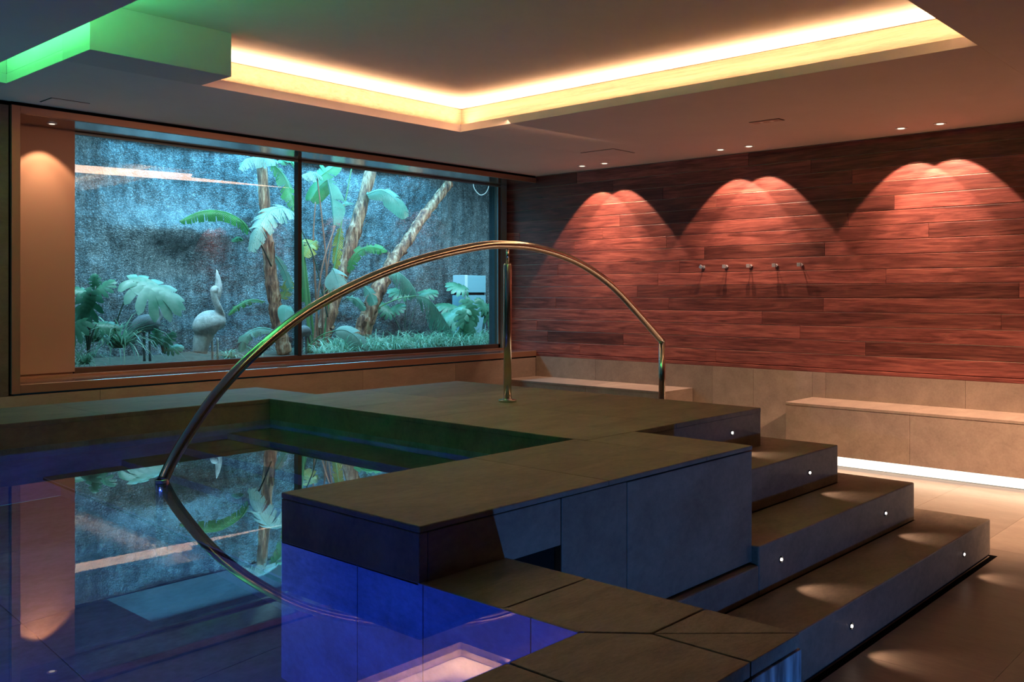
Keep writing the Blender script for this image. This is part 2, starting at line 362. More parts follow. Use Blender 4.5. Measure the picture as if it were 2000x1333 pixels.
def boards():
    b = MB(); rnd = random.Random(5)
    z = .762; k = 0; glint = MB()
    while z < ZC - .02:
        h = min(.1195, ZC - z - .003); y = Y0 - rnd.random() * 1.4
        while y < 7.44:
            L = rnd.choice([1.1, 1.6, 2.1, 2.7, 3.3]) * (.9 + .2 * rnd.random()); y1 = min(y + L, 7.44)
            b.box((XW, max(y, Y0) + .0007, z), (XW + .02, y1 - .0007, z + h)) if y1 > Y0 + .02 else None
            y += L
        glint.box((XW + .0035, Y0, z + h + .0002), (XW + .015, 7.44, z + h + .0021))  # thin pale line painted in as the highlight above each board
        z += .1228; k += 1
    return b, glint
b, glint = boards()
struct(glint.build('trim_highlight', M['board_glint']))
struct(b.build('wall_right', M['wood'], None, .0032))
struct(MB().box((XW + .012, Y0, 0), (XW + .12, 7.5, 2.79)).build('wall_right_backing', M['black']))
struct(MB().box((XW - .012, Y0, .724), (XW + .02, 6.85, .757)).build('trim_1', M['wood'], None, .002))
# stone dado under the boards
b = MB()
seam = [6.85, 6.02, 4.62, 4.19, 3.62, 3.50, 2.35, 1.2, 0, -1.2, -2.6]
for a, c in zip(seam[:-1], seam[1:]): b.box((XW - .012, c + .001, 0), (XW + .012, a - .001, .722))
struct(b.build('baseboard_right', M['sandstone'], None, .0015))
# window wall: stone under the casing and at its left
b = MB()
seam = [X0, -2.2, -1.2, -.2, .9, 2.0, 3.03, 5.46, 6.65, XW - .012]
for a, c in zip(seam[:-1], seam[1:]):
    b.box((a + .001, YW, 0), (c - .001, YW + .05, .708))
struct(b.build('wall_far', M['sandstone'], None, .0015))
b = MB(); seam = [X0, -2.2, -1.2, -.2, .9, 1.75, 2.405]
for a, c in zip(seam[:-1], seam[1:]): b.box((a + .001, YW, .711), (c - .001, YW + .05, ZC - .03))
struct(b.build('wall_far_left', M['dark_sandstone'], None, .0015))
struct(MB().box((X0, YW + .05, 0), (2.45, YW + .12, 2.79)).box((2.45, YW + .05, 0), (XW + .1, YW + .12, .70)).build('wall_far_backing', M['black']))
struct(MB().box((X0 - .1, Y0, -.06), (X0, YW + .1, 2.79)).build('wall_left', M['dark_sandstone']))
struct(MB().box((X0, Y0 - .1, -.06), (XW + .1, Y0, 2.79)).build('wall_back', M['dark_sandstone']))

# ceiling: thin lip, solid box at the left, tray with stepped fascia
b = MB()
b.box((2.2, 5.455, ZC), (XW + .1, YW + .02, ZC + .06))
b.box((1.98, 6.3, ZC), (2.2, YW + .02, ZC + .06))
b.box((X0, Y0, ZC), (1.98, YW + .02, ZC + .06))
b.box((1.98, Y0, ZC), (XW + .1, 1.53, ZC + .06))
b.box((5.35, 1.53, ZC), (XW + .1, 5.455, ZC + .06))
b.box((2.2, 5.10, ZC), (3.055, 5.4548, ZU)); b.box((2.2, 5.4548, ZC + .0602), (3.055, 6.2998, ZU))
b.box((X0, Y0, ZU), (XW + .2, YW + .1, ZU + .12))
b.box((1.55, 6.3, ZC + .06), (2.2, 6.36, ZU))
struct(b.build('ceiling', M['plaster'], None, .002))
b = MB()
b.box((3.055, 5.725, ZC + .06), (5.66, 5.76, ZU - .004)); b.box((5.625, 1.2, ZC + .06), (5.66, 5.725, ZU - .004))
b.box((1.5, 1.2, ZC + .06), (5.625, 1.235, ZU - .004)); b.box((1.5, 1.235, ZC + .06), (1.54, 6.36, ZU - .004))
struct(b.build('trim_2', M['fascia'], None, .001))

# ------------------------------------------------------------ window with deep copper casing
win = empty('window_1', (5.2, YW, .72), None, None); win['kind'] = 'structure'
YF = YW - .008
b = MB()
xl, xr = 2.42, XW - .013
b.box((xl, YF, .72), (2.478, YF + .03, 2.706)); b.box((2.478, YF, 2.655), (xr, YF + .03, 2.706)); b.box((2.478, YF, .722), (xr, YF + .03, .782))
par(b.build('casing_face', M['copper'], None, .002), win)
b = MB(); b.box((2.478, YF + .03, 2.655), (xr, 7.42, 2.72)); b.box((2.42, YF + .03, .722), (2.478, 7.42, 2.72))
par(b.build('casing_lining', M['lining'], None, .001), win)
par(MB().box((2.42, YF + .012, 2.7065), (xr, YF + .03, 2.7295)).build('shadow_gap', M['black']), win)
par(MB().box((2.478, YF + .03, .72), (xr, 7.30, .782)).build('sill', M['sill'], None, .002), win)
par(MB().box((2.478, 7.26, .782), (xr, 7.33, .80)).box((2.478, 7.30, .80), (3.02, 7.33, .815)).build('sill_track', M['copper'], None, .001), win)
par(MB().box((2.478, 7.285, .815), (3.03, 7.325, 2.66)).build('side_panel', M['copper_panel'], None, .001), win)
b = MB()
b.box((3.03, 7.30, .80), (7.80, 7.36, .845)); b.box((3.03, 7.30, 2.648), (7.86, 7.36, 2.70)); b.box((7.765, 7.30, .80), (7.80, 7.36, 2.66))
par(b.build('glazing_frame', M['frame_dark'], None, .002), win)
b = MB(); b.box((7.80, 7.28, .80), (7.885, 7.34, 2.66)); b.box((3.03, 7.292, 2.632), (7.80, 7.31, 2.650)); b.box((7.752, 7.292, .845), (7.765, 7.31, 2.64))
par(b.build('gasket', M['frame_grey'], None, .001), win)
par(MB().box((5.055, 7.29, .84), (5.095, 7.355, 2.65)).build('mullion', M['mullion'], None, .002), win)
par(MB().box((3.02, 7.338, .84), (5.06, 7.339, 2.655)).build('pane', M['glass']), win)
par(MB().box((5.09, 7.338, .84), (7.77, 7.339, 2.655)).build('pane', M['glass']), win)
struct(MB().box((2.3, 7.42, 0), (3.02, 7.48, 3.0)).box((7.80, 7.36, 0), (12, 7.48, 3.0)).box((2.3, 7.345, 2.70), (12, 7.48, 3.0)).box((2.3, 7.345, .0), (12, 7.48, .80)).build('wall_garden_front', M['concrete']))

# ------------------------------------------------------------ pool basin, platform, parapet, walkway
g = .0015
def slab_run(b, cuts, axis, lo, hi, other, z0, z1):
    for a, c in zip(cuts[:-1], cuts[1:]):
        if axis == 'x': b.box((a + g, other[0], z0), (c - g, other[1], z1))
        else: b.box((other[0], a + g, z0), (other[1], c - g, z1))
pool = empty('swimming_pool', (1.0, 3.0, -.6), 'sunken swimming pool basin of blue-lit dark tiles with steps under water', 'swimming pool')
b = MB(); BZ = -.42
yy = [1.29, 1.9, 2.6, 3.3, 4.0, 4.69]; xx = [-1.6, -.9, -.2, .5, 1.2, 1.9, 2.5, 3.06]
for i in range(len(xx) - 1):
    for j in range(len(yy) - 1): b.box((xx[i] + g, yy[j] + g, BZ - .03), (xx[i + 1] - g, yy[j + 1] - g, BZ))
par(b.build('pool_floor', M['pool_tile'], None, .001), pool)
b = MB()   # side walls under the water line; the right one carries the vertical joints
for a, c in zip([1.29, 1.43, 1.80, 2.07, 2.44], [1.43, 1.80, 2.07, 2.44, 2.441]):
    if c - a > .01: b.box((1.63, a + g, BZ), (1.65, c - g, WZ - .0))
par(b.build('end_wall_tiles', M['pool_tile'], None, .001), pool)
b = MB()
b.box((-1.62, 4.69, BZ), (3.06, 4.72, .68)); b.box((3.06, 2.44, BZ), (3.09, 4.72, .68)); b.box((1.65, 2.42, BZ), (3.06, 2.44, .68))
b.box((-1.62, 1.27, BZ), (1.63, 1.29, .64)); b.box((-1.62, 1.29, BZ), (-1.60, 4.69, .68))
par(b.build('pool_wall', M['pool_tile'], None, 0), pool)
for x0, x1, z in [(2.78, 3.06, .52), (2.48, 2.78, .33), (2.18, 2.48, .14), (1.88, 2.18, -.06)]:
    par(MB().box((x0, 2.45, BZ), (x1, 4.685, z)).build('pool_step', M['slate'], None, .004), pool)
wt = MB(); wt.bm.faces.new([wt.bm.verts.new(p) for p in [(-1.6, 1.292, WZ), (1.629, 1.292, WZ), (1.629, 2.441, WZ), (3.059, 2.441, WZ), (3.059, 4.689, WZ), (-1.6, 4.689, WZ)]])
wo = wt.build('pool_water', M['water'], None, 0, False)
if wo.data.polygons[0].normal.z < 0: wo.data.flip_normals()
tag(wo, 'still mirror-like blue pool water reflecting the garden window', 'water')

plat = empty('pool_platform', (3.8, 3.6, 0), 'raised dark stone pool platform and coping around the far side of the pool', 'platform')
b = MB()
for a, c in zip([2.385, 3.4, 4.02], [3.4, 4.02, 4.70]):
    for x0, x1 in [(3.06, 3.75), (3.75, 4.58)]: b.box((x0 + g * .3, a + g * .3, .775), (x1 - g * .3, c - g * .3, PZ))
b.box((3.06, 4.70, .775), (3.39, 5.35, PZ))
cx = [-3.5, -2.2, -1.1, 0, 1.1, 2.1, 3.06]
for a, c in zip(cx[:-1], cx[1:]): b.box((a, 4.69, .775), (c, 5.35, PZ))
par(b.build('coping', M['slate'], None, .003), plat)
b = MB()
b.box((3.062, 2.387, 0), (4.578, 4.698, .775)); b.box((3.062, 4.698, 0), (3.388, 5.348, .775)); b.box((-3.5, 4.692, 0), (3.062, 5.348, .775))
par(b.build('riser', M['slate'], None, .001), plat)

prp = empty('pool_parapet', (2.5, 2.1, 0), 'broad dark stone ledge projecting into the pool beside the steps', 'ledge')
b = MB()
b.box((1.63, 1.812, .782), (2.45, 2.44, PZ)); b.box((2.451, 1.812, .782), (3.0585, 2.44, PZ)); b.box((3.0595, 1.812, .782), (3.41, 2.3845, PZ))
par(b.build('coping', M['slate'], None, .004), prp)
par(MB().box((1.66, 1.845, .0), (3.40, 2.438, .782)).build('core', M['mortar']), prp)
par(MB().box((1.63, 1.815, WZ - .02), (1.66, 2.438, .781)).build('end_panel', M['slate'], None, .003), prp)
b = MB(); b.box((1.662, 1.815, .637), (2.209, 1.845, .780)); b.box((2.213, 1.815, .33), (2.553, 1.845, .780)); b.box((2.557, 1.815, .335), (3.41, 1.845, .778)); b.box((3.38, 1.845, .335), (3.41, 2.43, .778))
par(b.build('front_panel', M['slate'], None, .003), prp)

wk = empty('pool_walkway', (1.8, 1.2, 0), 'low dark slate walkway flush with the water, with a mitred corner', 'walkway')
PX, PY, CX, CY, IX, IY = 1.735, 1.165, 1.96, .923, 1.632, 1.292
b = MB(); t0 = WZ - .03
def poly(*p):
    cxm = sum(q[0] for q in p) / len(p); cym = sum(q[1] for q in p) / len(p)
    b.prism([(x + (cxm - x) * .004 / max(.05, math.hypot(cxm - x, cym - y)) , y + (cym - y) * .004 / max(.05, math.hypot(cxm - x, cym - y))) for x, y in p], t0, WZ + .001)
poly((IX, 1.52), (IX, IY), (PX, PY), (CX, PY), (CX, 1.52))
poly((IX, 1.812), (IX, 1.52), (CX, 1.52), (CX, 1.812))
poly((PX, PY), (CX, CY), (CX, PY)); poly((PX, PY), (PX, CY), (CX, CY))
poly((IX, IY), (1.40, IY), (1.40, CY), (PX, CY), (PX, PY))
poly((1.40, IY), (.9, IY), (.9, CY), (1.40, CY)); poly((.9, IY), (.2, IY), (.2, CY), (.9, CY)); poly((.2, IY), (-1.6, IY), (-1.6, CY), (.2, CY))
par(b.build('paving', M['slate_path'], None, .0018), wk)
b = MB(); b.box((-1.6, CY + .012, 0), (CX - .012, IY - .02, t0 - .002)); b.box((1.652, IY - .02, 0), (CX - .012, 1.812, t0 - .002))
par(b.build('core', M['mortar']), wk)
b = MB(); b.box((1.735, CY, 0), (CX, CY + .012, t0 - .004)); b.box((.9, CY, 0), (1.731, CY + .012, t0 - .004)); b.box((-1.6, CY, 0), (.896, CY + .012, t0 - .004)); b.box((CX - .012, CY + .012, 0), (CX, 1.812, t0 - .004))
def streak():
    m, nt, bb = newmat('limescale_streaked_slate')
    tc = N(nt, 'ShaderNodeTexCoord'); mp = N(nt, 'ShaderNodeMapping'); mp.inputs['Scale'].default_value = (22, 22, 3); nt.links.new(tc.outputs['Object'], mp.inputs[0])
    n1 = N(nt, 'ShaderNodeTexNoise'); setv(n1, Scale=1.2, Detail=5.0); nt.links.new(mp.outputs[0], n1.inputs['Vector'])
    r = ramp(nt, [(.42, (.08, .08, .08)), (.72, (.55, .56, .55))]); nt.links.new(n1.outputs[0], r.inputs[0]); nt.links.new(r.outputs[0], bb.inputs['Base Color']); bb.inputs['Roughness'].default_value = .4
    return m
par(b.build('side_panel', streak(), None, .002), wk)

st = empty('stone_staircase', (4.8, 2.0, 0), 'dark stone steps rising to the pool platform, wrapping its corner', 'stairs')
SX = [4.58, 4.868, 5.14, 5.43]; SY = [2.385, 2.087, 1.785, 1.490]
for k, (z, xl0) in enumerate([(.6, 3.412), (.4, 1.98), (.2, 1.98)]):
    b = MB(); x1, y1 = SX[k + 1], SY[k + 1]
    xi, yi = SX[k], SY[k]
    z0 = z - .2 + (.0 if z > .25 else .012)
    if k == 0: b.prism([(xl0, y1), (x1, y1), (x1, 4.69), (xi + .001, 4.69), (xi + .001, yi - .001), (xl0, yi - .001)], z0, z)
    elif k == 1: b.prism([(3.412, y1), (x1, y1), (x1, 4.69), (xi + .001, 4.69), (xi + .001, yi - .001), (3.412, yi - .001)], z0, z); b.box((xl0, 1.785, z0), (3.41, 1.844, .325))
    else: b.prism([(xl0, y1), (x1, y1), (x1, 4.69), (xi + .001, 4.69), (xi + .001, yi - .001), (xl0, yi - .001)], z0, z)
    par(b.build('step', M['slate'], None, .006), st)
b = MB(); b.prism([(2.0, 1.50), (5.42, 1.50), (5.42, 4.68), (4.6, 4.68), (4.6, 2.40), (3.42, 2.40), (3.42, 1.83), (2.0, 1.83)], 0.0, .19)
par(b.build('plinth', M['mortar']), st)
struct(MB().box((2.0, 1.462, -.002), (5.46, 1.492, .0006)).box((5.43, 1.492, -.002), (5.46, 4.69, .0006)).build('trim_3', M['black']))

# step lamps: proto + copies
def dup(root, delta, label=None):
    r = root.copy(); COL.objects.link(r); r.location = root.location + Vector(delta)
    if label: r['label'] = label
    for ch in root.children:
        c = ch.copy(); COL.objects.link(c); c.parent = r; c.matrix_parent_inverse = ch.matrix_parent_inverse.copy()
        for g2 in ch.children:
            d = g2.copy(); COL.objects.link(d); d.parent = c
    return r
steps = [((4.271, 2.385, .70), 'small recessed lamp in the highest riser, below the platform edge'),
         ((4.522, 2.087, .50), 'small recessed lamp in the second riser from the top'),
         ((4.735, 1.785, .305), 'small recessed lamp in the third riser, nearer the right end of the steps'),
         ((3.600, 1.785, .31), 'small recessed lamp in the third riser, close to the blue-lit ledge'),
         ((4.985, 1.490, .103), 'small recessed lamp in the lowest riser, nearer the right end'),
         ((3.600, 1.490, .105), 'small recessed lamp in the lowest riser, nearest the walkway')]
def yl(b, prof, seg=20):   # lathe about Y (pointing towards -Y)
    rings = [[b.bm.verts.new((r * math.cos(2 * PI * k / seg), -d, r * math.sin(2 * PI * k / seg))) for k in range(seg)] for r, d in prof]
    for i in range(len(prof) - 1):
        for k in range(seg): b.bm.faces.new([rings[i][k], rings[i][(k + 1) % seg], rings[i + 1][(k + 1) % seg], rings[i + 1][k]])
    b.bm.faces.new(rings[0][::-1]); b.bm.faces.new(rings[-1]); return b
sl = empty('step_light', steps[0][0], steps[0][1], 'step light', 'recessed lamps in the stair risers')
o = yl(MB(), [(.015, 0), (.015, .003), (.0135, .0035), (.0125, .0005)]).build('bezel', M['mullion']); o.parent = sl
o = yl(MB(), [(.0055, .0), (.0055, .0048), (.003, .0065)]).build('lens', M['lamp_small']); o.parent = sl
for k, (p, lb) in enumerate(steps):
    if k: dup(sl, Vector(p) - Vector(steps[0][0]), lb)
    spot('step_light_beam', (p[0], p[1] - .012, p[2] + .004), (p[0] + .06, p[1] - .20, p[2] - .115), 1.4, (1.0, .66, .50), 74, .8, .006)

# ------------------------------------------------------------ handrail
rail = empty('handrail', (3.87, 3.56, PZ), 'arched brushed steel handrail rising from the water over the platform', 'handrail')
arc = [(1.826, .656), (1.885, .761), (2.009, .926), (2.128, 1.050), (2.252, 1.153), (2.408, 1.263), (2.574, 1.355), (2.81, 1.456), (3.067, 1.543), (3.346, 1.613), (3.651, 1.668), (3.844, 1.682), (4.074, 1.678), (4.354, 1.636), (4.604, 1.565), (4.872, 1.446), (5.158, 1.264), (5.42, 1.085)]
def catmull(P, n=6):
    P = [Vector(p) for p in P]; out = []
    for i in range(len(P) - 1):
        a, b2, c, d = P[max(i - 1, 0)], P[i], P[i + 1], P[min(i + 2, len(P) - 1)]
        for k in range(n):
            t = k / n; out.append(.5 * ((2 * b2) + (c - a) * t + (2 * a - 5 * b2 + 4 * c - d) * t * t + (3 * b2 - a - 3 * c + d) * t ** 3))
    out.append(P[-1]); return out
A = catmull([(x, 3.56, z) for x, z in arc], 5)
par(MB().tube(A, .0235, 20).build('top_rail', M['steel']), rail)
par(MB().tube([(5.42, 3.56, 1.10), (5.42, 3.56, .8), (5.42, 3.56, .4), (5.42, 3.56, 0.19)], .0225, 20).build('post', M['steel']), rail)
par(MB().tube([(3.862, 3.56, PZ + .004), (3.862, 3.56, 1.2), (3.862, 3.56, 1.570), (3.862, 3.56, 1.578)], [.0225, .0225, .0225, .019], 24).build('post', M['steel']), rail)
par(MB().tube([(3.862, 3.56, 1.577), (3.862, 3.56, 1.672)], .0085, 16).build('neck', M['steel']), rail)
par(MB().lathe([(.050, 0), (.050, .011), (.047, .014), (.03, .0145), (.026, .02)], (3.862, 3.56, PZ + .0005)).build('base_flange', M['steel']), rail)
par(MB().tube([(1.822, 3.56, WZ + .012), (1.822, 3.56, .4), (1.822, 3.56, BZ)], .0235, 20).build('post', M['steel']), rail)
par(MB().lathe([(.027, -.004), (.027, .010), (.024, .012)], (1.822, 3.56, WZ)).build('collar', M['chrome']), rail)

# ------------------------------------------------------------ benches
def bench(name_loc, y0, y1, lb, joints):
    r = empty('stone_bench', name_loc, lb, 'bench', 'stone benches against the boarded wall')
    x0, x1 = 7.385, XW - .013
    b = MB(); c = [y0] + joints + [y1]
    for a, d in zip(c[:-1], c[1:]): b.box((x0, a + .001, .09), (x0 + .03, d - .001, .478))
    if y0 > 4: b.box((x0 + .03, y0, .09), (x1, y0 + .03, .478))
    else: b.box((x0 + .03, y1 - .03, .09), (x1, y1, .478))
    par(b.build('front_panel', M['sandstone'], None, .002), r)
    b = MB()
    for a, d in zip(c[:-1], c[1:]): b.box((x0 - .004, a + .0005, .478), (x1, d - .0005, .5))
    par(b.build('seat_slab', M['sandstone'], None, .002), r)
    par(MB().box((x0 + .09, y0 + .06, 0.001), (x1, y1 - .06, .089)).build('plinth', M['mortar']), r)
    par(MB().box((x0 + .075, y0 + .06, .004), (x0 + .088, y1 - .06, .086)).build('light_strip', M['led']), r)
bench((7.6, 5.8, 0), 4.835, 6.845, 'pale stone bench in the corner below the window sill', [5.75])
bench((7.6, 1.0, 0), -1.6, 3.62, 'long pale stone bench with a white light strip along its foot', [-.6, .6, 1.55, 2.60])
area('bench_glow', (7.30, 1.2, .075), (6.6, 1.2, -.4), .02, 4.5, 4, (1.0, .70, .45), 170)

# ------------------------------------------------------------ ceiling fittings
dl = empty('recessed_downlight', (7.585, DOWN[0][0], ZC), None, 'downlight', 'downlights along the boarded wall')
b = MB(); seg = 28
prof = [(.048, 0), (.048, -.004), (.040, -.005), (.038, .003), (.030, .012)]
rings = [[b.bm.verts.new((r * math.cos(2 * PI * k / seg), r * math.sin(2 * PI * k / seg), z)) for k in range(seg)] for r, z in prof]
for i in range(len(prof) - 1):
    for k in range(seg): b.bm.faces.new([rings[i][k], rings[i][(k + 1) % seg], rings[i + 1][(k + 1) % seg], rings[i + 1][k]])
o = b.build('trim_ring', M['white_ring']); o.parent = dl
o = MB().lathe([(.026, 0.0), (.026, -.006)], (0, 0, -.001), 24).build('lens', M['lamp']); o.parent = dl
dlab = ['round recessed ceiling downlight nearest the window corner', 'round recessed ceiling downlight beside the ceiling hatch, right one of its pair',
        'round recessed ceiling downlight, left of the middle pair above the wall hooks', 'round recessed ceiling downlight, right of the middle pair above the wall hooks',
        'round recessed ceiling downlight, left one of the pair furthest right', 'round recessed ceiling downlight, right one of the pair furthest right']
dl['label'] = dlab[0]
for k in range(1, 6): dup(dl, (0, DOWN[k][0] - DOWN[0][0], 0), dlab[k])
c = empty('casing_downlight', (2.78, 7.08, 2.655), 'small downlight in the window casing above the copper side panel', 'downlight')
o = MB().lathe([(.035, 0), (.035, -.005), (.028, -.006)], (0, 0, 0), 24).build('trim_ring', M['white_ring']); o.parent = c
o = MB().lathe([(.02, -.0065), (.02, -.008)], (0, 0, 0), 20).build('lens', M['lamp']); o.parent = c
def plate(name, x0, x1, y0, y1, mat, label, cat, slots=0):
    r = empty(name, ((x0 + x1) / 2, (y0 + y1) / 2, ZC), label, cat)
    par(MB().box((x0, y0, ZC - .0015), (x1, y1, ZC - .0002)).build('shadow_joint', M['mortar']), r)
    par(MB().box((x0 + .006, y0 + .006, ZC - .005), (x1 - .006, y1 - .006, ZC - .0016)).build('cover_plate', mat, None, .001), r)
    for k in range(slots):
        yy = y0 + (y1 - y0) * (k + 1) / (slots + 1)
        par(MB().box((x0 + .03, yy - .012, ZC - .0065), (x1 - .03, yy + .012, ZC - .0051)).build('slot', M['white_ring']), r)
    return r
plate('ceiling_hatch', 6.88, 7.22, 5.04, 5.42, M['hatch'], 'flush square ceiling hatch near the window corner', 'hatch')
plate('ceiling_vent', 6.54, 6.64, 3.26, 3.51, M['vent'], 'small rectangular ceiling vent in front of the boarded wall', 'vent', 2)
plate('ceiling_access_panel', 2.56, 2.82, 6.53, 6.73, M['hatch'], 'flush ceiling access panel above the left end of the window', 'panel')

# ------------------------------------------------------------ wall hooks
hk = empty('wall_hook', (XW, 4.717, 1.671), None, 'hook', 'chrome hooks on the boarded wall')
o = MB().tube([(0, 0, 0), (-.010, 0, 0)], .018, 4).build('back_plate', M['chrome'], None, .001); o.parent = hk
o = MB().tube([(-.008, 0, 0), (-.05, 0, 0)], .006, 12).build('peg', M['chrome']); o.parent = hk
o = MB().box((-.064, -.0165, -.0165), (-.048, .0165, .0165)).build('square_cap', M['chrome'], None, .0015); o.parent = hk
hl = ['tilted chrome wall hook with a bluish face, leftmost of the five', 'chrome wall hook, second from the left in the row of five', 'chrome wall hook in the middle of the row of five',
      'chrome wall hook, fourth from the left in the row of five', 'chrome wall hook with a bluish face, rightmost of the five']
hk['label'] = hl[0]; hk.rotation_euler = (R(35), 0, 0)
for k, y in enumerate([4.469, 4.219, 3.963, 3.723]):
    h = dup(hk, (0, y - 4.717, 0), hl[k + 1]); h.rotation_euler = (0, 0, 0)

# ------------------------------------------------------------ garden
GZ = .72
def heightfield(nx, nz, x0, x1, z0, z1, fn):
    b = MB(); rows = []
    for j in range(nz + 1):
        rows.append([Vector((x0 + (x1 - x0) * i / nx, 0, z0 + (z1 - z0) * j / nz)) for i in range(nx + 1)])
    for r in rows:
        for p in r: p.y = fn(p.x, p.z)
    b.strip(rows); return b
bx, bz = 4.95, 1.98
def rockf(x, z):
    y = 9.50 + .10 * noise.noise(Vector((x * .8, z * .8, 3))) + .05 * noise.noise(Vector((x * 3, z * 3, 1))) + .022 * noise.noise(Vector((x * 11, z * 8, 7))) + .014 * noise.noise(Vector((x * 25, z * 22, 2)))
    d = math.hypot((x - bx) / .55, (z - bz - .12) / .16); y -= .22 * math.exp(-d * d)
    d = math.hypot((x - bx) / .30, (z - bz + .22) / .20); y += .16 * math.exp(-d * d)
    return y
struct(heightfield(420, 140, 2.2, 12.2, .4, 3.05, rockf).build('wall_garden', M['rock'], None, 0, True))
struct(MB().box((2.2, 7.48, -.2), (2.3, 9.8, 3.2)).box((12.2, 7.48, -.2), (12.3, 9.8, 3.2)).build('wall_garden_side', M['rock']))
b = MB(); rows = [[Vector((2.3 + 9.9 * i / 90, 7.48 + 2.2 * j / 24, 0)) for i in range(91)] for j in range(25)]
for r in rows:
    for p in r: p.z = GZ + .05 * noise.noise(Vector((p.x * 2, p.y * 2, 0))) + .05 * (p.y - 7.5) * .5
b.strip(rows); struct(b.build('floor_garden', M['soil']))
b = MB(); b.box((2.2, 7.46, 3.0), (4.25, 9.9, 3.12)); b.box((4.25, 7.46, 3.0), (12.3, 8.49, 3.12)); b.box((4.25, 9.47, 3.0), (12.3, 9.9, 3.12)); b.box((8.6, 8.49, 3.0), (12.3, 9.47, 3.12))
b.box((4.15, 8.40, 3.12), (4.25, 9.56, 3.5)); b.box((4.25, 8.40, 3.12), (8.6, 8.49, 3.5)); b.box((4.25, 9.47, 3.12), (8.6, 9.56, 3.5)); b.box((8.6, 8.4, 3.12), (8.7, 9.56, 3.5))
struct(b.build('ceiling_garden', M['concrete']))

NC = Vector((-.55, -.65, .52)).normalized()
def blade(b, P, w, n=NC, droop=.35, tears=.40, seed=0, nseg=34, asym=(1, 1), shape=.55):
    rnd = random.Random(seed); C = catmull(P, 8); L = len(C) - 1
    def mid(s):
        f = s * L; i = min(int(f), L - 1); return C[i].lerp(C[i + 1], f - i)
    def tan(s): return (mid(min(1, s + .02)) - mid(max(0, s - .02))).normalized()
    BL = sum((C[i + 1] - C[i]).length for i in range(L))
    for side in (-1, 1):
        dr = droop; cuts = set(k for k in range(nseg) if rnd.random() < tears)
        extra = 0; wk = 1
        for k in range(nseg):
            s0, s1 = k / nseg, (k + 1) / nseg
            if k in cuts: extra = rnd.uniform(-.25, .5); wk = rnd.uniform(.80, 1.05)
            o0, o1 = s0, s1
            sh = rnd.uniform(.3, .8) / nseg / .6 if k in cuts else 0
            rows = []; uvs = []
            for s in (s0, s1):
                m = mid(s); t = tan(s); sd = t.cross(n).normalized() * side * asym[0 if side < 0 else 1]
                ww = w * (max(0.0, math.sin(PI * min(1, .04 + s * .96))) ** shape) * (1 if s < .55 else 1)
                ww *= wk
                lean = t * ww * .25
                row = []; uv = []
                for q in range(5):
                    f = q / 4
                    p = m + sd * ww * f * (1 - .15 * max(0, dr + extra)) + lean * f - n * (dr + extra) * ww * f * f - Vector((0, 0, 1)) * .25 * (dr + extra) * ww * f * f
                    if sh and s == s0: p += t * sh * .6 * f * f * BL
                    row.append(p); uv.append((s, f * side))
                rows.append(row); uvs.append(uv)
            b.strip(rows, uvs)
    b2 = MB(); b2.bm.free()
    return C
def px(pts): return [at(*p) for p in pts]
def leaf(root, pts, hw, mat, seed=0, **k):
    u, v, Y = pts[len(pts) // 2]; b = MB()
    C = blade(b, px(pts), hw * pxm(u, Y), seed=seed, **k)
    lf = par(b.build('leaf', mat, None, 0, False), root)
    rb = MB().tube(C, [max(.0015, .006 * (1 - i / len(C))) for i in range(len(C))], 6).build('midrib', M['leaf_pale'] if mat in (M['leaf_pale'], M['leaf_blue']) else M['stem'])
    rb.parent = lf; rb.matrix_parent_inverse = Matrix.Identity(4)
    return lf
def stem(root, pts, r, mat=None, name='stalk'):
    C = catmull(px(pts), 6)
    return par(MB().tube(C, [r * (1 - .45 * i / len(C)) for i in range(len(C))], 8).build(name, mat or M['stem']), root)
def trunk(root, pts, rpx, seed=0):
    u, v, Y = pts[0]; s = pxm(u, Y); C = catmull(px(pts), 10); rnd = random.Random(seed); n = len(C); rr = []
    for i in range(n):
        t = i / (n - 1); r = (rpx[0] + (rpx[1] - rpx[0]) * t) * s; r *= 1 + .20 * (((i * 2 + seed) % 11) / 11 - .5) + .05 * rnd.uniform(-1, 1); rr.append(r)
    tr = par(MB().tube(C, rr, 14).build('trunk', M['trunk']), root)
    for k in range(16):
        i = rnd.randrange(2, n - 8); a = rnd.uniform(0, 2 * PI); L = rnd.randrange(4, 8)
        rows = []
        for j in range(L):
            q = i + j; t = (C[min(q + 1, n - 1)] - C[q - 1]).normalized(); x = t.cross(Vector((0, 0, 1)) if abs(t.z) < .95 else Vector((1, 0, 0))).normalized(); y = t.cross(x)
            off = rr[q] * (1.06 + .5 * max(0, (j - L + 3)) / 3); wd = .45 * (1 - .7 * j / L)
            rows.append([C[q] + (x * math.cos(a + d) + y * math.sin(a + d)) * off for d in (-wd, 0, wd)])
        b = MB(); b.strip(rows); sh = b.build('dry_sheath', M['trunk'], None, 0, False); sh.parent = tr
    return tr
GP = 'banana plants in the garden'
